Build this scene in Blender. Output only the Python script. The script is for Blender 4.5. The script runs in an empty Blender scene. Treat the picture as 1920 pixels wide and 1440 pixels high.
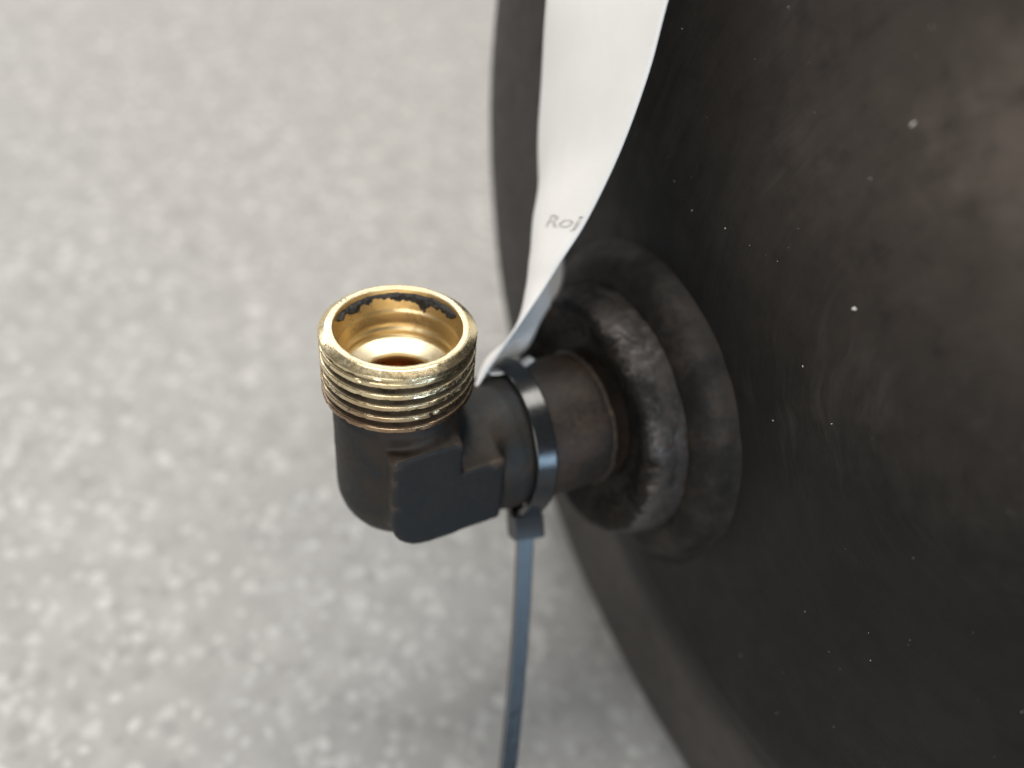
import bpy, math, random
import numpy as np
from mathutils import Vector, Matrix, noise as mnoise

random.seed(7); rng = np.random.default_rng(7)
scene = bpy.context.scene
COL = scene.collection
R = math.radians

# ------------------------------------------------------------------ frames
# local frame (mm): x = pipe axis into the tank, y = away from the viewer, z = thread axis (up)
# origin = crossing point of the two elbow axes
PHI = R(9.0); CP, SP = math.cos(PHI), math.sin(PHI)
TANK_Y, TANK_Z, TANK_R = -35.0, 33.0, 106.0
H = TANK_R - (TANK_Z*CP - TANK_Y*SP)           # height of the origin above the floor
def W(p):
    p = np.asarray(p, float)
    return np.stack([p[..., 0], p[..., 1]*CP + p[..., 2]*SP, p[..., 2]*CP - p[..., 1]*SP + H], -1)*0.001
def WD(d):
    return Vector((d[0], d[1]*CP + d[2]*SP, d[2]*CP - d[1]*SP))

# ------------------------------------------------------------------ camera
cam_d = bpy.data.cameras.new('camera'); cam = bpy.data.objects.new('camera', cam_d); COL.objects.link(cam)
cr, cu, cb = (.880748, -.444793, .162613), (.239973, .715175, .656459), (-.408285, -.539152, .736627)
Mr = Matrix((cr, cu, cb)).transposed()
ELBOW_CAM = Vector((-15.051, -11.539, -106.037))          # elbow origin seen from the camera (mm)
cam.matrix_world = Matrix.Translation(Vector((0, 0, H*0.001)) - (Mr @ ELBOW_CAM)*0.001) @ Mr.to_4x4()
cam_d.sensor_width = 36; cam_d.lens = 28.125
cam_d.clip_start = 0.002; cam_d.clip_end = 50
cam_d.dof.use_dof = True; cam_d.dof.focus_distance = 0.0890; cam_d.dof.aperture_fstop = 9.4
cam_d.dof.aperture_blades = 0
scene.camera = cam

# ------------------------------------------------------------------ light
scene.view_settings.view_transform = 'Standard'; scene.view_settings.look = 'None'
scene.view_settings.exposure = 0; scene.view_settings.gamma = 1
world = bpy.data.worlds.new("World"); scene.world = world; world.use_nodes = True
bg = world.node_tree.nodes['Background']; bg.inputs[0].default_value = (1.0, 0.985, 0.96, 1); bg.inputs[1].default_value = 0.16
def area(name, loc, target, sx, sy, power, color):
    d = bpy.data.lights.new(name, 'AREA'); d.shape = 'RECTANGLE'; d.size = sx; d.size_y = sy
    d.energy = power; d.color = color
    o = bpy.data.objects.new(name, d); COL.objects.link(o)
    o.location = loc
    o.rotation_euler = (Vector(target) - Vector(loc)).to_track_quat('-Z', 'Y').to_euler()
    return o
area('ceiling_lamp', (0.15, 0.34, 1.70), (0, 0, 0.05), 1.5, 0.6, 35, (1.0, 0.955, 0.89))
area('far_window', (0.75, 2.05, 1.22), (0, 0, 0.05), 1.3, 0.7, 7, (1.0, 0.975, 0.94))
area('left_window', (-1.45, -1.45, 1.25), (0, 0, 0.05), 1.7, 1.2, 32, (1.0, 0.98, 0.94))
area('rear_fill', (-0.55, 2.0, 0.85), (0, 0, 0.08), 1.2, 0.8, 13, (1.0, 0.985, 0.955))  # added fill to brighten the tank's upper shoulder, no window known there
area('cool_window', (0.20, -1.88, 0.50), (0, 0, 0.06), 0.75, 0.50, 13, (0.52, 0.75, 1.0))

# ------------------------------------------------------------------ object helpers
def tag(o, label=None, cat=None, group=None, kind=None):
    for k, v in (('label', label), ('category', cat), ('group', group), ('kind', kind)):
        if v: o[k] = v
    return o
ROOTS = {}
def root(name, base, label, cat):
    o = bpy.data.objects.new(name, None); COL.objects.link(o)
    o.empty_display_size = 0.01
    o.location = Vector(base); ROOTS[o.name] = Vector(base)
    return tag(o, label, cat)
def obj(name, V, Fc, mat, parent=None, smooth=True, lp=None, base=None, sharp=None):
    """V: local mm points. One mesh object with a 'lp' attribute (mm, local frame)."""
    V = np.asarray(V, float)
    Wv = W(V)
    off = np.zeros(3)
    if parent is not None:
        p = parent
        while p.parent is not None: p = p.parent
        off = np.array(ROOTS[p.name])
    elif base is not None:
        off = W(np.array(base))
    me = bpy.data.meshes.new(name)
    me.from_pydata((Wv - off).tolist(), [], [tuple(int(i) for i in f) for f in Fc])
    at = me.attributes.new('lp', 'FLOAT_VECTOR', 'POINT')
    at.data.foreach_set('vector', (V if lp is None else np.asarray(lp, float)).astype(np.float32).ravel())
    me.validate(); me.update()
    if smooth: me.polygons.foreach_set('use_smooth', [True]*len(me.polygons))
    if sharp: me.set_sharp_from_angle(angle=R(sharp))
    o = bpy.data.objects.new(name, me); COL.objects.link(o)
    if mat: me.materials.append(mat)
    if parent is not None: o.parent = parent
    elif base is not None: o.location = Vector(off)
    return o
def grid(nr, nc, closed_c=False, closed_r=False, flip=False):
    f = []
    for i in range(nr if closed_r else nr-1):
        for j in range(nc if closed_c else nc-1):
            a, b = i*nc+j, i*nc+(j+1) % nc
            c, d = ((i+1) % nr)*nc+(j+1) % nc, ((i+1) % nr)*nc+j
            f.append((d, c, b, a) if flip else (a, b, c, d))
    return f
def fb(x, y, z, o=4):
    return mnoise.fractal(Vector((x, y, z)), 1.0, 2.0, o)
def resample(pts, step):
    out = []
    for a, b in zip(pts[:-1], pts[1:]):
        a, b = np.array(a, float), np.array(b, float)
        n = max(1, int(np.ceil(np.linalg.norm(b-a)/step)))
        out += [a+(b-a)*k/n for k in range(n)]
    out.append(np.array(pts[-1], float))
    return np.array(out)
def chaikin(pts, it=2):
    p = [np.array(q, float) for q in pts]
    for _ in range(it):
        q = [p[0]]
        for a, b in zip(p[:-1], p[1:]): q += [a*.75+b*.25, a*.25+b*.75]
        q.append(p[-1]); p = q
    return np.array(p)
def lathe_x(prof, n, cy=0., cz=0., disp=None):
    """prof: (radius, x) list. revolve about the x axis through (cy, cz)."""
    V = []
    for k, (r, x) in enumerate(prof):
        for j in range(n):
            t = 2*math.pi*j/n
            rr, xx = (r, x) if disp is None else disp(r, x, t)
            V.append((xx, cy+rr*math.cos(t), cz+rr*math.sin(t)))
    return V, grid(len(prof), n, closed_c=True)
def capped(V, Fc, n, first=True, last=True):
    Fc = list(Fc); L = len(V)
    if first: Fc.append(tuple(range(n))[::-1])
    if last: Fc.append(tuple(range(L-n, L)))
    return V, Fc
def surface_nets(f, lo, hi, h):
    n = [int(math.ceil((hi[i]-lo[i])/h))+1 for i in range(3)]
    ax = [lo[i]+h*np.arange(n[i]) for i in range(3)]
    G = f(*np.meshgrid(*ax, indexing='ij'))
    S = G < 0
    c = np.zeros([k-1 for k in n]); 
    for dx in (0, 1):
        for dy in (0, 1):
            for dz in (0, 1): c += S[dx:n[0]-1+dx, dy:n[1]-1+dy, dz:n[2]-1+dz]
    act = (c > 0) & (c < 8)
    idx = -np.ones(act.shape, int); ids = np.argwhere(act); idx[act] = np.arange(len(ids))
    acc = np.zeros((len(ids), 3)); cnt = np.zeros(len(ids))
    cor = [(a, b, d) for a in (0, 1) for b in (0, 1) for d in (0, 1)]
    for a in cor:
        for k in range(3):
            if a[k]: continue
            b = list(a); b[k] = 1
            ga = G[ids[:, 0]+a[0], ids[:, 1]+a[1], ids[:, 2]+a[2]]
            gb = G[ids[:, 0]+b[0], ids[:, 1]+b[1], ids[:, 2]+b[2]]
            m = (ga < 0) != (gb < 0)
            t = ga[m]/(ga[m]-gb[m])
            p = np.tile(np.array(a, float), (m.sum(), 1)); p[:, k] = t
            acc[m] += p; cnt[m] += 1
    V = np.array(lo)+h*(ids+acc/cnt[:, None])
    F = []
    for k in range(3):
        u, v = (k+1) % 3, (k+2) % 3
        sl0 = [slice(None)]*3; sl1 = [slice(None)]*3
        sl0[k] = slice(0, n[k]-1); sl1[k] = slice(1, n[k])
        cr_ = S[tuple(sl0)] != S[tuple(sl1)]
        for e in np.argwhere(cr_):
            if e[u] == 0 or e[v] == 0 or e[u] >= n[u]-1 or e[v] >= n[v]-1: continue
            q = []
            for du, dv in ((-1, -1), (0, -1), (0, 0), (-1, 0)):
                w = e.copy(); w[u] += du; w[v] += dv; q.append(idx[tuple(w)])
            F.append(q if S[tuple(e)] else q[::-1])
    return V, F

# ------------------------------------------------------------------ materials
class NT:
    def __init__(s, name):
        s.m = bpy.data.materials.new(name); s.m.use_nodes = True
        s.t = s.m.node_tree; s.b = s.t.nodes['Principled BSDF']
        s.lp = s.t.nodes.new('ShaderNodeAttribute'); s.lp.attribute_name = 'lp'; s.P = s.lp.outputs['Vector']
    def link(s, a, b): s.t.links.new(a, b)
    def put(s, sock, v):
        if hasattr(v, 'is_linked') or isinstance(v, bpy.types.NodeSocket): s.link(v, sock)
        else: sock.default_value = v
    def noise(s, scale, detail=4, rough=.55, vec=None, dist=0., w=None):
        n = s.t.nodes.new('ShaderNodeTexNoise'); n.inputs['Scale'].default_value = scale
        n.inputs['Detail'].default_value = detail; n.inputs['Roughness'].default_value = rough
        n.inputs['Distortion'].default_value = dist
        s.link(vec if vec is not None else s.P, n.inputs['Vector']); return n.outputs['Fac']
    def voro(s, scale, vec=None, feat='F1', rnd=1.):
        n = s.t.nodes.new('ShaderNodeTexVoronoi'); n.feature = feat; n.inputs['Scale'].default_value = scale
        n.inputs['Randomness'].default_value = rnd
        s.link(vec if vec is not None else s.P, n.inputs['Vector']); return n
    def ramp(s, fac, stops):
        n = s.t.nodes.new('ShaderNodeValToRGB'); s.link(fac, n.inputs[0])
        e = n.color_ramp.elements
        e.remove(e[1]); e[0].position = stops[0][0]
        for k, (p, c) in enumerate(stops):
            q = e[0] if k == 0 else e.new(p)
            q.color = (c, c, c, 1) if isinstance(c, (int, float)) else (*c, 1)
        return n.outputs[0]
    def math(s, op, a, b=0., c=None, clamp=False):
        n = s.t.nodes.new('ShaderNodeMath'); n.operation = op; n.use_clamp = clamp
        s.put(n.inputs[0], a); s.put(n.inputs[1], b)
        if c is not None: s.put(n.inputs[2], c)
        return n.outputs[0]
    def mix(s, f, a, b):
        n = s.t.nodes.new('ShaderNodeMix'); n.data_type = 'RGBA'
        s.put(n.inputs[0], f)
        for k, v in ((6, a), (7, b)):
            s.put(n.inputs[k], (*v, 1) if isinstance(v, tuple) and len(v) == 3 else v)
        return n.outputs[2]
    def sep(s, v=None):
        n = s.t.nodes.new('ShaderNodeSeparateXYZ'); s.link(v if v is not None else s.P, n.inputs[0]); return n.outputs
    def comb(s, x, y, z=0.):
        n = s.t.nodes.new('ShaderNodeCombineXYZ')
        for k, v in enumerate((x, y, z)): s.put(n.inputs[k], v)
        return n.outputs[0]
    def bump(s, h, strength, dist_mm, normal=None):
        n = s.t.nodes.new('ShaderNodeBump'); n.inputs['Strength'].default_value = strength
        n.inputs['Distance'].default_value = dist_mm*.001; s.link(h, n.inputs['Height'])
        if normal is not None: s.link(normal, n.inputs['Normal'])
        return n.outputs[0]
    def point(s):
        return s.t.nodes.new('ShaderNodeNewGeometry').outputs['Pointiness']
    def fin(s, base=None, rough=None, metal=None, spec=None, normal=None):
        for k, v in (('Base Color', base), ('Roughness', rough), ('Metallic', metal), ('Specular IOR Level', spec), ('Normal', normal)):
            if v is None: continue
            s.put(s.b.inputs[k], (*v, 1) if isinstance(v, tuple) and len(v) == 3 else v)
        return s.m

def mat_black_steel():
    m = NT('blackened_steel')
    n1 = m.noise(.16, 5, .6); n2 = m.noise(1.6, 5, .65); n3 = m.noise(6, 3)
    f = m.math('ADD', m.math('MULTIPLY', n1, .7), m.math('MULTIPLY', n2, .3))
    c = m.ramp(f, [(.40, (.0085, .0108, .0130)), (.51, (.0160, .0125, .0095)), (.61, (.026, .0170, .0108)), (.74, (.042, .026, .015))])
    X, Y, Z = m.sep()
    wear = None
    for (a, b, d, rad) in ((-4.2, -9.0, 11.6, 1.6), (-4.2, -9.0, 4.0, 1.0), (4.6, -8.6, 11.6, 1.3), (9.3, -9.3, 6.5, 1.2), (10.5, -9.3, 6.4, 1.1), (-4.3, -9.1, 8.5, .8)):
        v = m.t.nodes.new('ShaderNodeVectorMath'); v.operation = 'DISTANCE'
        m.link(m.P, v.inputs[0]); v.inputs[1].default_value = (a, b, d)
        q = m.ramp(m.math('ADD', m.math('DIVIDE', v.outputs['Value'], rad*2.), m.math('MULTIPLY', m.math('SUBTRACT', n2, .5), 1.2)), [(.12, .30), (.50, 0.)])
        wear = q if wear is None else m.math('MAXIMUM', wear, q)
    flat = m.ramp(m.math('DIVIDE', m.math('SUBTRACT', 0., Y), 10.), [(.905, 0.), (.925, .62)])
    c = m.mix(flat, c, m.mix(n2, (.0095, .0125, .0155), (.0125, .0150, .0170)))  # flats tinted bluer, the cool window's sheen put into the colour
    c = m.mix(wear, c, (.12, .078, .055))
    ro = m.ramp(n2, [(.3, .50), (.7, .64)])
    nb = m.bump(n2, .22, .15); nb = m.bump(n3, .2, .05, nb)
    return m.fin(c, ro, .0, .34, nb)
def mat_pipe():
    m = NT('oxidised_pipe_steel')
    n1 = m.noise(.13, 5, .6); n2 = m.noise(1.3, 5, .7); n3 = m.noise(7, 3)
    f = m.math('ADD', m.math('MULTIPLY', n1, .65), m.math('MULTIPLY', n2, .35))
    c = m.ramp(f, [(.34, (.0105, .0102, .010)), (.46, (.022, .0162, .0125)), (.58, (.042, .027, .0185)), (.74, (.07, .042, .023))])
    nb = m.bump(n2, .25, .2); nb = m.bump(n3, .3, .05, nb)
    return m.fin(c, m.ramp(n2, [(.3, .42), (.7, .62)]), .0, .5, nb)
def mat_weld(name, scrape_light):
    m = NT(name)
    X, Y, Z = m.sep()
    r = m.math('SQRT', m.math('ADD', m.math('MULTIPLY', Y, Y), m.math('MULTIPLY', Z, Z)))
    n1 = m.noise(.20, 5, .65); n2 = m.noise(.9, 5, .65); n3 = m.noise(5, 4)
    f = m.math('ADD', m.math('MULTIPLY', n1, .55), m.math('MULTIPLY', n2, .45))
    c = m.ramp(f, [(.36, (.0042, .004, .0038)), (.50, (.0078, .0065, .0056)), (.59, (.017, .0118, .0085)), (.70, (.050, .030, .017))])
    # crests scraped to grey steel; their light and the recess shade put into colour
    rr = m.math('ADD', r, m.math('ADD', m.math('MULTIPLY', m.math('SUBTRACT', n1, .5), 2.2), m.math('MULTIPLY', m.math('SUBTRACT', n2, .5), 2.4)))
    s1 = m.ramp(m.math('DIVIDE', rr, 30.), [(.572, 0.), (.600, .9), (.640, .30), (.72, .22), (.785, .50), (.84, .0)])
    scr_light = m.math('MULTIPLY', s1, m.ramp(n1, [(.36, .25), (.60, 1.)]))
    scr_light = m.math('MULTIPLY', scr_light, scrape_light)
    c = m.mix(m.math('MULTIPLY', scr_light, .85), c, (.125, .115, .111))
    me = m.math('MULTIPLY', scr_light, .55)
    nb = m.bump(n2, .25, .25); nb = m.bump(n3, .25, .06, nb)
    return m.fin(c, m.math('SUBTRACT', m.ramp(n2, [(.3, .58), (.7, .72)]), m.math('MULTIPLY', scr_light, .34)), me, .20, nb)
def mat_tank(name='tank_steel'):
    m = NT(name)
    X, Y, Z = m.sep()
    dy, dz = m.math('SUBTRACT', Y, -49.), m.math('SUBTRACT', Z, 31.)
    r = m.math('SQRT', m.math('ADD', m.math('MULTIPLY', dy, dy), m.math('MULTIPLY', dz, dz)))
    th = m.math('ARCTAN2', dz, dy)
    wob = m.noise(.035, 3)
    sw = m.comb(m.math('ADD', m.math('MULTIPLY', r, .36), m.math('MULTIPLY', wob, 6.)), m.math('MULTIPLY', th, 1.1), 0.)
    streak = m.noise(1.0, 5, .6, sw)
    sw2 = m.comb(m.math('MULTIPLY', r, 2.6), m.math('MULTIPLY', th, 2.2), 3.)
    fine = m.noise(1.0, 4, .6, sw2)
    big = m.noise(.045, 5, .6); mid = m.noise(.3, 5, .65); gr = m.noise(2.2, 4, .7)
    c = m.ramp(big, [(.34, (.0055, .0053, .0051)), (.5, (.0085, .0079, .0073)), (.66, (.0140, .0121, .0105))])
    zr = m.ramp(m.math('DIVIDE', Z, 80.), [(.0, .45), (.6, 1.)])
    smask = m.ramp(m.math('MULTIPLY', m.math('MULTIPLY', streak, zr), m.ramp(m.noise(.04, 2), [(.38, .3), (.62, 1.)])), [(.34, 0.), (.50, .85)])
    c = m.mix(smask, c, (.044, .0385, .0350))
    c = m.mix(m.math('MULTIPLY', zr, m.ramp(fine, [(.48, 0.), (.72, .28)])), c, (.032, .028, .0245))
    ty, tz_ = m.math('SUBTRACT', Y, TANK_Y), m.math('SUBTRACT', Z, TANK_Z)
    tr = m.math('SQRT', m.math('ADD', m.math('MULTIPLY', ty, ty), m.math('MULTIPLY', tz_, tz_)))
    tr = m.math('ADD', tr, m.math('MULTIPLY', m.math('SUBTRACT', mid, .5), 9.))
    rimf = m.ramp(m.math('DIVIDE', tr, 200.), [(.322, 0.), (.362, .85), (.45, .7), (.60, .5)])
    c = m.mix(m.math('MULTIPLY', rimf, m.ramp(big, [(.34, .65), (.6, 1.)])), c, (.064, .057, .053))  # paler shoulder band, its grazing sheen put into the base colour
    # pale patch on the upper front of the end, a sheen put into colour
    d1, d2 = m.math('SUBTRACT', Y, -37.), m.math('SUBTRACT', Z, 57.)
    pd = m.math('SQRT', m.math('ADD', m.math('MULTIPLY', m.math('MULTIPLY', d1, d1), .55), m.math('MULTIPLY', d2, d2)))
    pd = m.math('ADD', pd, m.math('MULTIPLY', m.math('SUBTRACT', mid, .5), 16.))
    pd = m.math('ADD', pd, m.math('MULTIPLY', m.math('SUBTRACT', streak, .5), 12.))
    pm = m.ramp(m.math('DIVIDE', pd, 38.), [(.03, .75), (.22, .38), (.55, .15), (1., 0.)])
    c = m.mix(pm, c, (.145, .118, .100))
    c = m.mix(m.ramp(mid, [(.58, 0.), (.74, .4)]), c, (.009, .008, .0075))
    ro = m.math('ADD', m.ramp(mid, [(.3, .42), (.7, .58)]), m.math('MULTIPLY', streak, .12))
    nb = m.bump(gr, .22, .10); nb = m.bump(streak, .24, .30, nb); nb = m.bump(fine, .12, .05, nb)
    return m.fin(c, ro, .0, .28, nb)
def mat_brass():
    m = NT('worn_brass')
    X, Y, Z = m.sep()
    r = m.math('SQRT', m.math('ADD', m.math('MULTIPLY', X, X), m.math('MULTIPLY', Y, Y)))
    th = m.math('ARCTAN2', Y, X)
    n1 = m.noise(.35, 5, .6); n2 = m.noise(2.2, 6, .7)
    cyl = m.comb(m.math('MULTIPLY', th, 1.6), m.math('MULTIPLY', Z, 5.), m.math('MULTIPLY', r, 5.))
    lines = m.noise(1.0, 4, .6, cyl)
    c = m.ramp(n1, [(.3, (.80, .64, .37)), (.52, (.86, .72, .46)), (.75, (.89, .79, .56))])
    # lower turns are tarnished brown-purple
    tz = m.math('ADD', Z, m.math('MULTIPLY', m.math('SUBTRACT', n1, .5), 7.))
    tf = m.ramp(m.math('DIVIDE', m.math('SUBTRACT', tz, 14.), 10.), [(.12, .85), (.42, .45), (.66, 0.)])
    inner = m.ramp(m.math('DIVIDE', r, 10.), [(.735, 1.), (.75, 0.)])
    outer = m.math('SUBTRACT', 1., inner)
    c = m.mix(m.math('MULTIPLY', tf, outer), c, (.22, .12, .08))
    # bore walls are yellow-brown
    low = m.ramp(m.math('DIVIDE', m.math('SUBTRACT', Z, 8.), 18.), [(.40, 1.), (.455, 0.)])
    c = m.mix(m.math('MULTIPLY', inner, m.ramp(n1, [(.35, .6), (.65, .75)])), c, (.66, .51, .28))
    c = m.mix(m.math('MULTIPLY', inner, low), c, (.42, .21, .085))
    seat = m.ramp(m.math('DIVIDE', Z, 30.), [(.525, 0.), (.54, 1.), (.572, 1.), (.58, 0.)])
    c = m.mix(m.math('MULTIPLY', inner, seat), c, (.93, .82, .58))  # paler seat, the overhead reflection put into its colour
    # grime packed into thread roots and pits
    g = m.ramp(m.math('DIVIDE', r, 10.), [(.852, 1.), (.872, .92), (.890, 0.)])
    out = m.ramp(m.math('DIVIDE', r, 10.), [(.79, 0.), (.80, 1.)])
    top = m.ramp(m.math('DIVIDE', Z, 30.), [(.775, 1.), (.785, 0.)])
    g = m.math('MULTIPLY', m.math('MULTIPLY', g, out), top)
    g = m.math('MULTIPLY', g, m.ramp(m.noise(.55, 4, .7), [(.36, 1.), (.66, .86)]))
    pit = m.ramp(m.math('MULTIPLY', n2, m.ramp(m.noise(.16, 2), [(.42, .55), (.62, 1.)])), [(.53, 0.), (.58, .85)])
    pit = m.math('MULTIPLY', pit, m.math('SUBTRACT', 1., m.math('MULTIPLY', inner, .65)))
    g = m.math('MAXIMUM', g, pit)
    c = m.mix(g, c, (.022, .012, .0065))
    ro = m.math('ADD', m.ramp(n2, [(.3, .17), (.75, .36)]), m.math('MULTIPLY', g, .35))
    ro = m.math('ADD', ro, m.math('MULTIPLY', inner, .10))
    me = m.math('SUBTRACT', 1., m.math('MULTIPLY', g, .95))
    nb = m.bump(lines, .10, .06); nb = m.bump(n2, .06, .05, nb)
    return m.fin(c, ro, me, .5, nb)
def mat_residue():
    m = NT('black_sealant_residue')
    n = m.noise(3.5, 5, .7)
    return m.fin(m.ramp(n, [(.3, (.008, .008, .008)), (.7, (.035, .032, .03))]), m.ramp(n, [(.3, .35), (.7, .7)]), 0., .5, m.bump(n, .7, .25))
def mat_nylon(name='black_nylon', dr=0.):
    m = NT(name)
    n = m.noise(1.2, 4); n2 = m.noise(9, 2)
    return m.fin((.0075, .0085, .010), m.ramp(n, [(.3, .17+dr), (.7, .25+dr)]), 0., .55, m.bump(n2, .06, .02, m.bump(n, .05, .06)))
def mat_paper():
    m = NT('white_synthetic_paper')
    n = m.noise(.25, 4); n2 = m.noise(5, 3)
    m.b.inputs['Subsurface Weight'].default_value = 0.0
    return m.fin(m.ramp(n, [(.3, (.86, .855, .845)), (.7, (.89, .885, .88))]), .42, 0., .4, m.bump(n2, .06, .03))
def mat_ink():
    m = NT('grey_print'); n = m.noise(2.6, 3, .6); return m.fin(m.ramp(n, [(.36, (.36, .356, .352)), (.64, (.72, .715, .71))]), .5, 0., .3)
def mat_floor():
    m = NT('speckled_vinyl')
    big = m.noise(.012, 4); mid = m.noise(.13, 5, .65); gr = m.noise(.45, 4, .7)
    c = m.ramp(mid, [(.32, (.292, .289, .281)), (.5, (.335, .331, .322)), (.68, (.385, .380, .371))])
    c = m.mix(m.ramp(big, [(.35, .0), (.7, .22)]), c, (.35, .335, .32))
    jit = m.t.nodes.new('ShaderNodeVectorMath'); jit.operation = 'ADD'
    nn = m.t.nodes.new('ShaderNodeTexNoise'); nn.inputs['Scale'].default_value = .33; m.link(m.P, nn.inputs['Vector'])
    sc = m.t.nodes.new('ShaderNodeVectorMath'); sc.operation = 'SCALE'; sc.inputs['Scale'].default_value = 2.6
    m.link(nn.outputs['Color'], sc.inputs[0]); m.link(m.P, jit.inputs[0]); m.link(sc.outputs[0], jit.inputs[1])
    for k, (scale, rad, col, amt) in enumerate(((.17, .18, (.58, .575, .56), .6), (.27, .33, (.50, .495, .485), .62), (.38, .34, (.47, .466, .456), .55), (.24, .28, (.25, .247, .24), .5))):
        mp = m.t.nodes.new('ShaderNodeMapping'); mp.inputs['Location'].default_value = (13.7*k, 7.1*k, 0)
        mp.inputs['Rotation'].default_value = (0, 0, .7*k)
        m.link(jit.outputs[0], mp.inputs['Vector'])
        v = m.voro(scale, mp.outputs[0])
        pick = m.ramp(m.sep(v.outputs['Color'])[0], [(.42, 0.), (.46, 1.)])
        size = m.math('MULTIPLY', m.sep(v.outputs['Color'])[1], rad)
        near = m.math('LESS_THAN', v.outputs['Distance'], m.math('ADD', size, rad*.45))
        c = m.mix(m.math('MULTIPLY', m.math('MULTIPLY', near, pick), amt), c, col)
    return m.fin(c, m.ramp(gr, [(.3, .55), (.7, .7)]), 0., .2, m.bump(gr, .15, .2))
def mat_dust():
    m = NT('pale_dust'); return m.fin((.78, .765, .74), .6, 0., .4)

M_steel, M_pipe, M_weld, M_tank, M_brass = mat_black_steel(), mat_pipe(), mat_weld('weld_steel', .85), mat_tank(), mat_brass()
M_res, M_nylon, M_paper, M_ink, M_floor, M_dust = mat_residue(), mat_nylon(), mat_paper(), mat_ink(), mat_floor(), mat_dust()

# ------------------------------------------------------------------ floor
fv = [(-3, -3, 0), (3, -3, 0), (3, 3, 0), (-3, 3, 0)]
me = bpy.data.meshes.new('floor'); me.from_pydata(fv, [], [(0, 1, 2, 3)])
at = me.attributes.new('lp', 'FLOAT_VECTOR', 'POINT'); at.data.foreach_set('vector', [c*1000. for v in fv for c in v])
me.materials.append(M_floor)
fl = bpy.data.objects.new('floor', me); COL.objects.link(fl)
tag(fl, 'pale grey vinyl floor speckled with white flecks, out of focus', None, None, 'structure')

# ------------------------------------------------------------------ tank
base = W(np.array((70., TANK_Y, TANK_Z))); base = Vector((base[0], base[1], 0.0))
tank = root('steel_tank', base, 'big dark steel tank with a stub pipe and brass threaded elbow on its end', 'tank')
# dished end: nearly flat face, a pressed crease, then a rounded shoulder
def face_x(r): return 37.6 + (r*r-44.*44.)/(2*1500.)
prof = [(0.02, face_x(0))] + [(r, face_x(r)) for r in np.arange(2., 64.3, 1.1)]
x0 = face_x(65.)
prof += [tuple(q) for q in chaikin([(64.8, x0), (65.8, x0+.25), (66.9, x0+.7), (68., x0+.55), (69.4, x0+.5), (84., x0+1.3), (92., x0+2.6), (98., x0+4.4), (102., x0+9.5), (105., x0+16.), (106., x0+25.), (106., x0+34.)], 3)]
def dface(r, x, t):
    a, b = r*math.cos(t), r*math.sin(t)
    return r, x + .35*fb(a*.03, b*.03, 2., 3)*min(1, r/8.) + .05*fb(a*.12, b*.12, 9., 3)
V, Fc = lathe_x(prof, 320, TANK_Y, TANK_Z, dface)
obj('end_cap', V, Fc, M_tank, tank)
xs = x0+34.
V, Fc = lathe_x([(106., xs)] + [(106., xs+k) for k in np.linspace(4, 190, 12)] + [(104., xs+206), (98, xs+216), (80, xs+224), (40, xs+230), (.02, xs+231)], 160, TANK_Y, TANK_Z)
obj('shell', V, Fc, M_tank, tank)
# outer stepped flange
prof = chaikin([(17.8, 33.6), (18.9, 32.95), (20.2, 33.0), (21.6, 33.5), (22.7, 34.4), (23.4, 35.5), (23.8, 36.5), (24.3, 37.3), (25.4, 37.9), (27.2, 38.3)], 3)
def dfl(r, x, t):
    k = fb(math.cos(t)*2.2, math.sin(t)*2.2, x*.12, 4)
    k2 = fb(r*math.cos(t)*.5, r*math.sin(t)*.5, x*.5+5, 4)
    e = max(0., min(1., (26.5-r)/2.))
    return r + e*(.30*k + .07*k2), x + e*(.09*k2-.1*k)
V, Fc = lathe_x(prof, 420, 0, 0, dfl)
obj('flange_ring', V, Fc, mat_weld('flange_steel', .42), tank)
# rough weld collar round the pipe
prof = chaikin([(9.2, 30.6), (10.2, 30.3), (11.4, 30.4), (12.6, 30.1), (14.2, 28.9), (15.6, 27.9), (16.6, 27.6), (17.5, 28.2), (18.15, 29.3), (18.5, 30.6), (18.75, 31.9), (19.0, 33.2), (19.0, 34.2)], 3)
def dwl(r, x, t):
    a, b = r*math.cos(t), r*math.sin(t)
    k = fb(a*.22, b*.22, x*.22+1., 4); k2 = fb(a*.8, b*.8, x*.8+5, 4)
    e = max(0., min(1., (r-9.6)/2.))
    chip = max(0., fb(math.cos(t)*4.5, math.sin(t)*4.5, 7.3, 3)-.12)*max(0., 1-abs(x-28.)/1.4)
    return r + e*(.44*k + .10*k2 - 1.0*chip), x + e*(.34*k + .13*k2 + .9*chip)
V, Fc = lathe_x(prof, 560, 0, 0, dwl)
obj('weld_bead', V, Fc, M_weld, tank)
# stub pipe between elbow and tank
prof = chaikin([(9.25, 16.7), (9.5, 16.8), (9.66, 17.2), (9.7, 19.), (9.72, 24.), (9.7, 27.2), (9.62, 27.9), (9.25, 28.2)], 2)
prof = [(9.0, 16.6)] + [tuple(q) for q in prof] + [(9.2, 31.5)]
def dpp(r, x, t): return r + .05*fb(math.cos(t)*3, math.sin(t)*3, x*.25, 3), x
V, Fc = lathe_x(prof, 200, 0, 0, dpp)
pipe = obj('pipe', V, Fc, M_pipe, tank)
prof = chaikin([(9.3, 27.7), (9.78, 27.75), (9.95, 28.0), (9.92, 28.3), (9.5, 28.6), (9.2, 28.7)], 2)
def dsr(r, x, t):
    k = fb(math.cos(t)*5, math.sin(t)*5, 3., 4)
    return r + .16*k, x + .25*fb(math.cos(t)*3, math.sin(t)*3, 8., 4)
V, Fc = lathe_x(prof, 260, 0, 0, dsr)
M_rust = NT('rusty_seam'); _n = M_rust.noise(.9, 5, .7)
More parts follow.
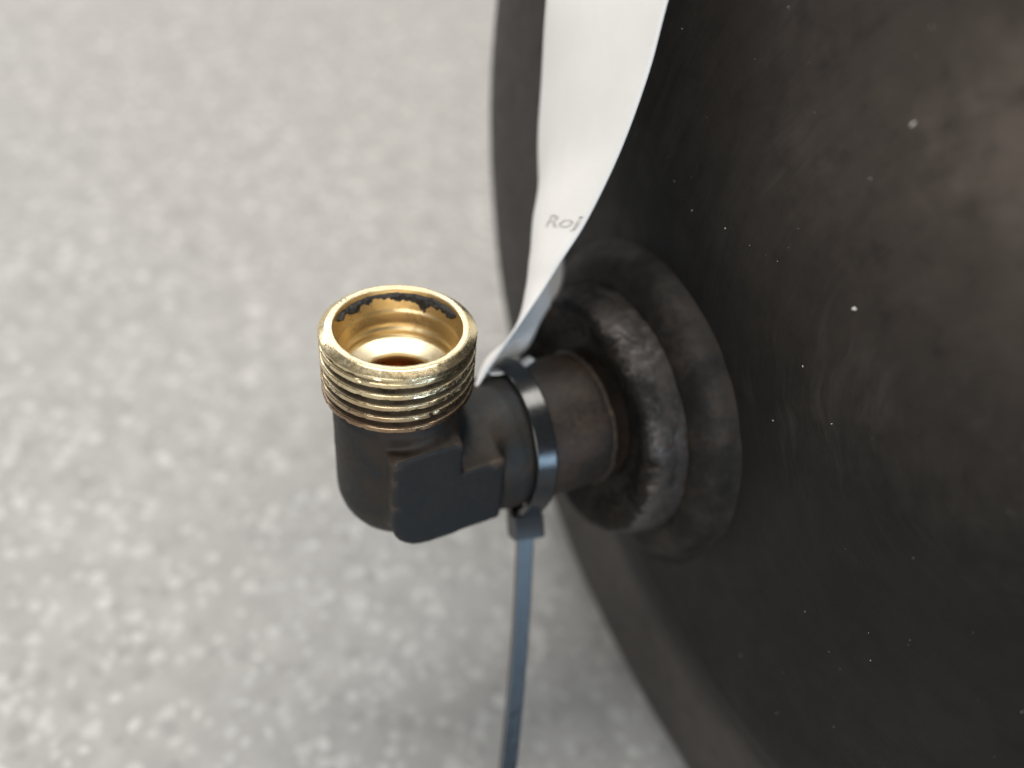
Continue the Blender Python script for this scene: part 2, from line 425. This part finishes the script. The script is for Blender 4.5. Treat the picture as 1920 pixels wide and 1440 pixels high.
M_rust = M_rust.fin(M_rust.ramp(_n, [(.42, (.016, .014, .0125)), (.58, (.045, .030, .019)), (.74, (.12, .08, .045))]), .65, 0., .4, M_rust.bump(_n, .5, .3))
obj('seam_ring', V, Fc, M_rust, pipe)

# forged elbow: signed-distance solid, meshed with surface nets
def sdf_body(x, y, z):
    def smin(a, b, k):
        h = np.clip(.5+.5*(b-a)/k, 0, 1); return b*(1-h)+a*h-k*h*(1-h)
    def smax(a, b, k): return -smin(-a, -b, k)
    rv = np.hypot(x, y); rh = np.hypot(y, z)
    rad = np.where(z > 13.6, 7.9-.25*np.clip(z-13.6, 0, 3), 7.95)
    up = np.maximum(np.maximum(rv-rad, z-16.0), -z)
    rad_h = 8.55+.85*np.clip((x-8.)/6., 0, 1)
    side = np.maximum(np.maximum(rh-rad_h, x-17.2), -x)
    sph = np.sqrt(x*x+y*y+z*z)-7.98
    b = np.minimum(smin(up, side, 1.8), sph)
    # L-shaped flats either side (outline in x,z, extruded in y)
    def rbox(x0, x1, z0, z1, rr):
        cx, cz = (x0+x1)/2, (z0+z1)/2
        qx, qz = np.abs(x-cx)-((x1-x0)/2-rr), np.abs(z-cz)-((z1-z0)/2-rr)
        return np.hypot(np.maximum(qx, 0), np.maximum(qz, 0))+np.minimum(np.maximum(qx, qz), 0)-rr
    leg1 = rbox(-4.3, 4.7, -4.35, 11.9, .55)
    leg2 = rbox(-4.3, 10.8, -4.35, 6.75, .6)
    pad = smin(leg1, leg2, .5)
    corner = np.hypot(np.minimum(x-.35, 0), np.minimum(z-.30, 0))-4.65      # big round at the outer corner
    pad = np.where((x < .35) & (z < .30), np.maximum(pad, corner), pad)
    pad = smax(pad, np.abs(y)-9.35, .55)
    kf = .45+1.5*np.clip((z-3.)/4., 0, 1)*np.clip((x+3.)/4., 0, 1)
    b = smin(b, pad, kf)
    hole = np.maximum(rv-6.9, 4.6-z)
    b = np.maximum(b, -hole)
    return b
V, Fc = surface_nets(sdf_body, (-9.2, -10.2, -10.), (17.9, 10.2, 16.8), .24)
dd = np.array([.04*fb(v[0]*.35, v[1]*.35, v[2]*.35, 4) + .02*fb(v[0]*1.3, v[1]*1.3, v[2]*1.3+4, 3) for v in V])
g = 1e-2
nx = sdf_body(V[:, 0]+g, V[:, 1], V[:, 2])-sdf_body(V[:, 0]-g, V[:, 1], V[:, 2])
ny = sdf_body(V[:, 0], V[:, 1]+g, V[:, 2])-sdf_body(V[:, 0], V[:, 1]-g, V[:, 2])
nz = sdf_body(V[:, 0], V[:, 1], V[:, 2]+g)-sdf_body(V[:, 0], V[:, 1], V[:, 2]-g)
nn = np.stack([nx, ny, nz], -1); nn /= (np.linalg.norm(nn, axis=1, keepdims=True)+1e-9)
V = V + nn*dd[:, None]
elbow = obj('elbow', V, Fc, M_steel, tank)
tag(elbow, 'blackened forged elbow with flat sides, mouth pointing up')

# threaded mouth
HM = 24.0; PITCH = 1.62
def thread_r(z, t):
    ph = ((z-23.4)/PITCH - t/(2*math.pi) + .30) % 1.0
    d = abs(ph-.5)*2                                  # 0 root .. 1 crest
    pr = min(1., max(0., (d-.10)/.54))
    r = 7.85 + 1.15*pr**1.15
    return r
NT_ = 360
prof_out, rows = [], []
zs = list(np.arange(15.12, 23.36, .07))
Vt = []
def row(fn):
    for j in range(NT_):
        t = 2*math.pi*j/NT_; r, z = fn(t); Vt.append((r*math.cos(t), r*math.sin(t), z))
nr = 0
row(lambda t: (7.5, 14.6)); nr += 1
row(lambda t: (7.95, 14.7)); nr += 1
for z in zs:
    def fn(t, z=z):
        r = thread_r(z, t)
        fade = min(1., max(0., (z-14.9)/.5))
        r = 7.95+(r-7.95)*fade
        top = min(1., max(0., (z-22.72)/.30)); r = r*(1-top)+max(r, 8.98)*top    # first land before the chamfer
        r -= max(0., fb(math.cos(t)*6, math.sin(t)*6, z*1.6, 3)-.28)*.30         # nicks
        return r, z
    row(fn); nr += 1
def dent(t, s): return .018*fb(math.cos(t)*5, math.sin(t)*5, s, 4)
for r, z in [(8.995, 23.36), (8.97, 23.42), (8.90, 23.48), (8.6, 23.69), (8.24, 23.94), (8.17, 23.985), (8.08, 24.0), (7.75, 24.0), (7.42, 24.0), (7.35, 23.97), (7.31, 23.9), (7.30, 23.6)]:
    row(lambda t, r=r, z=z: (r+dent(t, 1.), z+dent(t, 5.))); nr += 1
inner = [(7.26, 22.2), (7.20, 21.2), (7.18, 21.05), (7.05, 20.95), (7.02, 20.6), (6.98, 19.4), (6.95, 18.75), (6.86, 18.62), (6.70, 18.5), (6.62, 18.0), (6.55, 17.3), (6.45, 17.3), (6.25, 17.2), (5.6, 16.84), (4.75, 16.34), (4.58, 16.22), (4.48, 16.0), (4.45, 14.), (4.45, 9.), (4.4, 6.5), (3., 5.6), (.02, 5.4)]
for r, z in inner:
    row(lambda t, r=r, z=z: (r, z)); nr += 1
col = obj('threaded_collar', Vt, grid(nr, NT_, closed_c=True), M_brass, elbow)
tag(col, 'bright worn brass thread with open mouth')
# black residue clinging to the far inner lip
Vr = []; n_t, n_z = 240, 26
t0, t1 = R(2.), R(140.)
for i in range(n_z):
    for j in range(n_t):
        t = t0+(t1-t0)*j/(n_t-1)
        s = (j/(n_t-1))
        wid = .82+.95*fb(t*3.2, 1.3, 0., 5)+.35*fb(t*11, 4.3, 0., 3)
        wid += .55*math.exp(-((s-.30)/.10)**2) + .15*math.exp(-((s-.85)/.08)**2) - .25*math.exp(-((s-.62)/.08)**2)
        env = min(1., s/.08)*min(1., (1-s)/.06)
        up = 23.55-.12*fb(t*6, 8.1, 0., 4)-.3*(1-env) - .25*s
        lo = up-max(.12, wid)*env-.35
        z = 23.8-(23.8-21.2)*i/(n_z-1)
        ins = min(up-z, z-lo)
        h = max(-.12, min(.34, ins*1.4)) + (.42*fb(t*7, z*1.5, 3., 4)*min(1., ins/.2) if ins > 0 else 0.)
        rr = 7.27-h
        Vr.append((rr*math.cos(t), rr*math.sin(t), z))
obj('sealant_residue', Vr, grid(n_z, n_t, flip=True), M_res, elbow)

# ------------------------------------------------------------------ cable tie
def sweep(path, wdir, ndir, w, h, bev=.18, closed=False, taper=None):
    """rectangle w x h swept along path; wdir / ndir give the width and thickness directions per point."""
    prof = []
    for sx, sy in ((1, 1), (-1, 1), (-1, -1), (1, -1)):
        a, b = sx*(w/2), sy*(h/2)
        pts = [(a, b-sy*bev), (a-sx*bev*.3, b-sy*bev*.3), (a-sx*bev, b)]
        prof += pts if sx*sy > 0 else pts[::-1]
    V = []
    for k, p in enumerate(path):
        s = 1. if taper is None else taper(k/(len(path)-1))
        for a, b in prof: V.append(np.array(p)+np.array(wdir[k])*a*s+np.array(ndir[k])*b)
    n = len(prof)
    Fc = grid(len(path), n, closed_c=True, closed_r=closed)
    if not closed: Fc += [tuple(range(n))[::-1], tuple(range(len(V)-n, len(V)))]
    V = np.array(V); vol = 0.
    for f in Fc:
        for q in range(1, len(f)-1): vol += np.dot(V[f[0]], np.cross(V[f[q]], V[f[q+1]]))
    return V, ([tuple(f)[::-1] for f in Fc] if vol < 0 else Fc)
X_T, R_T, HEAD = 17.4, 10.35, R(232.)
tie = root('cable_tie', Vector(W(np.array((X_T, R_T*math.cos(HEAD), R_T*math.sin(HEAD))))), 'black nylon cable tie cinched round the stub pipe, long tail hanging down', 'cable tie')
path, wd, nd = [], [], []
D0 = R(30.)
for k in range(181):
    d = -math.pi+2*math.pi*k/180
    # d = 0 is opposite the head
    a = HEAD+math.pi+d
    off = math.pi-abs(d)
    r = R_T if off > D0 else R_T/math.cos(D0-off)
    lean = -1.5*(1-math.cos(d))/2 - .55*math.cos(d*.5)**2*0
    path.append((X_T+.3+lean, r*math.cos(a), r*math.sin(a)))
path = np.array(path)
for k in range(len(path)):
    tg = path[min(k+1, len(path)-1)]-path[max(k-1, 0)]; tg /= np.linalg.norm(tg)
    w = np.array((1., 0, 0)); w = w-tg*(w@tg); w /= np.linalg.norm(w)
    nr_ = np.cross(w, tg); rad = path[k]*np.array((0, 1, 1)); nr_ = nr_ if nr_@rad > 0 else -nr_
    roll = R(12.5)                                     # rides up on the pipe shoulder
    w, nr_ = w*math.cos(roll)+nr_*math.sin(roll), nr_*math.cos(roll)-w*math.sin(roll)
    wd.append(w); nd.append(nr_)
V, Fc = sweep(path, wd, nd, 2.75, 1.05)
obj('strap', V, Fc, M_nylon, tie, sharp=14)
# head
er = np.array((-.16, math.cos(HEAD), math.sin(HEAD))); er /= np.linalg.norm(er)       # outward
et = np.array((0., -math.sin(HEAD), math.cos(HEAD))); et = et if et[1] < 0 else -et      # towards the viewer
ex = np.cross(et, er); ex = ex if ex[0] > 0 else -ex
et = np.cross(er, ex); et = et if et[1] < 0 else -et
_a = R(11.); ex, et = ex*math.cos(_a)+et*math.sin(_a), et*math.cos(_a)-ex*math.sin(_a)      # head cocked slightly
hc = np.array((X_T-1.25, 12.75*math.cos(HEAD), 12.75*math.sin(HEAD)))
def box(c, sx, st, sr, bev):
    prof = []
    a, b = sx/2, st/2
    for sgx, sgt in ((1, 1), (-1, 1), (-1, -1), (1, -1)):
        pts = [(sgx*a, sgt*(b-bev)), (sgx*(a-.3*bev), sgt*(b-.3*bev)), (sgx*(a-bev), sgt*b)]
        prof += pts if sgx*sgt > 0 else pts[::-1]
    V = []
    rows = [(-sr/2, 1-bev*1.2/min(sx, st)), (-sr/2+bev*.3, 1-bev*.3/min(sx, st)), (-sr/2+bev, 1.), (sr/2-bev, 1.), (sr/2-bev*.3, 1-bev*.3/min(sx, st)), (sr/2, 1-bev*1.2/min(sx, st))]
    for rr, s in rows:
        for p, q in prof: V.append(c+ex*p*s+et*q*s+er*rr)
    n = len(prof)
    return np.array(V), grid(len(rows), n, closed_c=True)+[tuple(range(n))[::-1], tuple(range(len(V)-n, len(V)))]
def join(parts):
    Vs, Fs, o = [], [], 0
    for V, F in parts:
        Vs.append(np.asarray(V)); Fs += [tuple(i+o for i in f) for f in F]; o += len(V)
    return np.concatenate(Vs), Fs
HW, HT, HR = 4.5, 4.0, 3.5
head = obj('head', *join([box(hc+et*(HT/2-.55), HW, 1.1, HR, .25), box(hc-et*(HT/2-.55), HW, 1.1, HR, .25),
                          box(hc+ex*(HW/2-.45), .9, HT-.35, HR-.06, .2), box(hc-ex*(HW/2-.45), .9, HT-.35, HR-.06, .2)]), mat_nylon('matt_nylon', .20), tie, sharp=14)
obj('pawl', *box(hc+et*(HT/2-1.35)-er*.9, 1.3, .55, 1.6, .15), M_nylon, head)
# tail
tp = []
for k in range(61):
    s = k/60.; L = 58.*s
    p = hc - er*2.2 + er*L + ex*(.25-.06*L-.0022*L*L) + et*(-.2-.13*L+.0030*L*L)
    tp.append(p)
tp = np.array(tp); wd, nd = [], []
for k in range(len(tp)):
    tg = tp[min(k+1, 60)]-tp[max(k-1, 0)]; tg /= np.linalg.norm(tg)
    tw = R(1.+4.*k/60)
    w = ex*math.cos(tw)-et*math.sin(tw); w = w-tg*(w@tg); w /= np.linalg.norm(w)
    wd.append(w); nd.append(np.cross(w, tg))
V, Fc = sweep(tp, wd, nd, 2.5, 1.0, taper=lambda s: 1. if s < .9 else 1-.45*(s-.9)/.1)
obj('tail', V, Fc, M_nylon, tie, sharp=14)

# ------------------------------------------------------------------ tag
rows = [((31.88, 2.12, 64.4), (33.77, 15.32, 61.8), (33.65, 30.89, 58.74)),
        ((30.41, 1.59, 56.72), (30.97, 13.43, 53.46), (31.72, 27.6, 49.54)),
        ((29.35, 1.08, 49.31), (29.32, 12.55, 45.3), (31.55, 26.26, 40.31)),
        ((27.61, 1.23, 40.58), (27.64, 12.13, 35.41), (30.65, 23.55, 30.79)),
        ((25.23, 1.95, 32.03), (25.08, 12.82, 26.66), (30.83, 20.49, 22.58)),
        ((23.0, 2.7, 26.5), (23.6, 11.11, 21.86), (31.8, 16.2, 18.8)),
        ((21.14, 3.2, 22.14), (22.58, 9.24, 18.07), (30.66, 12.82, 14.87)),
        ((16.83, 3.15, 15.47), (20.68, 7.01, 13.09), (26.0, 10.09, 11.17)),
        ((14.05, 3.25, 10.7), (16.6, 6.7, 10.1), (23.51, 8.41, 8.68)),
        ((11.4, 2.3, 7.6), (15.2, 5.4, 8.5), (21.6, 7.6, 7.9))]
rows = np.array(rows)
def crm(P, t):
    n = len(P)-1; t = min(max(t, 0.), 1.)*n; i = min(int(t), n-1); f = t-i
    p0 = P[i-1] if i > 0 else 2*P[0]-P[1]; p1, p2 = P[i], P[i+1]; p3 = P[i+2] if i+2 <= n else 2*P[n]-P[n-1]
    return .5*((2*p1)+(-p0+p2)*f+(2*p0-5*p1+4*p2-p3)*f*f+(-p0+3*p1-3*p2+p3)*f**3)
def tag_pt(u, l):
    a, b, c = (crm(rows[:, k], l) for k in range(3))
    return a*(2*(u-.5)*(u-1))+b*(4*u*(1-u))+c*(2*u*(u-.5))
def tag_n(u, l):
    e = 1e-3
    n = np.cross(tag_pt(u+e, l)-tag_pt(u-e, l), tag_pt(u, min(1, l+e))-tag_pt(u, max(0, l-e)))
    return n/np.linalg.norm(n)
NU, NL, TH = 29, 110, .30
top, bot = [], []
for i in range(NL):
    for j in range(NU):
        l, u = i/(NL-1), j/(NU-1)
        p, n = tag_pt(u, l), tag_n(u, l)
        top.append(p+n*TH/2); bot.append(p-n*TH/2)
V = np.array(top+bot); o = NL*NU
Fc = grid(NL, NU)+[tuple(i+o for i in f[::-1]) for f in grid(NL, NU)]
bd = [j for j in range(NU)]+[i*NU+NU-1 for i in range(1, NL)]+[(NL-1)*NU+j for j in range(NU-2, -1, -1)]+[i*NU for i in range(NL-2, 0, -1)]
Fs = [(bd[k], bd[(k+1) % len(bd)], bd[(k+1) % len(bd)]+o, bd[k]+o) for k in range(len(bd))]
tg_root = root('paper_tag', Vector(W(tag_pt(.5, 1.))), 'long white printed tag curling up from under the black cable tie', 'tag')
sheet = obj('sheet', V, Fc+[f[::-1] for f in Fs], M_paper, tg_root)
mm = sheet.data
# faint printed letters
fc = bpy.data.curves.new('print', 'FONT'); fc.body = 'Roj'; fc.size = 1.0; fc.resolution_u = 4; fc.offset = .022
fo = bpy.data.objects.new('print', fc); COL.objects.link(fo)
bpy.context.view_layer.update()
tm = bpy.data.meshes.new_from_object(fo.evaluated_get(bpy.context.evaluated_depsgraph_get()))
bpy.data.objects.remove(fo); bpy.data.curves.remove(fc)
SGN = 1.
VV = []
for v in tm.vertices:
    u = .31-.215*v.co.x; l = .466-.040*v.co.y
    p, n = tag_pt(u, l), tag_n(u, l)
    VV.append(p+n*(TH/2+.02)*SGN)
obj('lettering', VV, [tuple(p.vertices) for p in tm.polygons], M_ink, tg_root, smooth=False)
# narrow tab of the tag caught under the tie
tp, wd, nd = [], [], []
for k in range(25):
    x = 14.6+6.6*k/24; a = R(68.)
    r = 10.0+.9*max(0., (x-18.9)/2.6)**1.3 + .3*max(0., (15.8-x)/1.2)
    tp.append((x, r*math.cos(a), r*math.sin(a))); wd.append((0, -math.sin(a), math.cos(a))); nd.append((0, math.cos(a), math.sin(a)))
V, Fc = sweep(np.array(tp), wd, nd, 1.7, .28, bev=.06)
obj('end_tab', V, Fc, M_paper, tg_root)

# ------------------------------------------------------------------ dust on the tank end
def flake(c, n, s, seed):
    rg = np.random.default_rng(seed)
    n = np.array(n); a = np.cross(n, (0., 0., 1.)); a /= np.linalg.norm(a); b = np.cross(n, a)
    k = 7; ang = np.sort(rg.uniform(0, 2*math.pi, k)); st = rg.uniform(.5, 1.8); rot = rg.uniform(0, 6.28)
    V = [c+n*s*.55]
    for t in ang:
        p, q = math.cos(t)*st, math.sin(t)/st
        p, q = p*math.cos(rot)-q*math.sin(rot), p*math.sin(rot)+q*math.cos(rot)
        V.append(c+(a*p+b*q)*s*rg.uniform(.6, 1.1)+n*s*rg.uniform(.15, .4))
    m = len(V)
    V2 = [v-n*s*.75 for v in V[1:]]
    F = [(0, 1+i, 1+(i+1) % k) for i in range(k)]+[(1+i, m+i, m+(i+1) % k, 1+(i+1) % k) for i in range(k)]
    return np.array(V+V2), F
def on_face(y, z):
    r = math.hypot(y-TANK_Y, z-TANK_Z); t = math.atan2(z-TANK_Z, y-TANK_Y)
    return np.array((dface(r, face_x(r), t)[1], y, z))
parts = []
for k in range(95):
    y, z = rng.uniform(-66, 14), rng.uniform(-30, 72)
    if math.hypot(y, z) < 29 or math.hypot(y-TANK_Y, z-TANK_Z) > 62: continue
    s = .035+.07*rng.random()**3
    parts.append(flake(on_face(y, z), (-1., 0, 0), s, k))
d = obj('dust', *join(parts), M_dust, None, smooth=False, base=(37.5, -30., 30.))
tag(d, 'scattered pale dust specks on the dark tank end', 'dust', None, 'stuff')
for (y, z, s, lab) in ((-26.4, 54.1, .24, 'round white grain of grit, upper one on the dark tank end'), (-28.6, 36.0, .27, 'oblong white grain of grit right of the flange on the dark tank end')):
    c = on_face(y, z)
    V, Fc = flake(c+np.array((-.05, 0, 0)), (-1., 0, 0), s, int(s*1000)+3)
    g_ = obj('grit_grain', V, Fc, M_dust, None, base=tuple(c))
    tag(g_, lab, 'grit', 'white grit on the tank end')
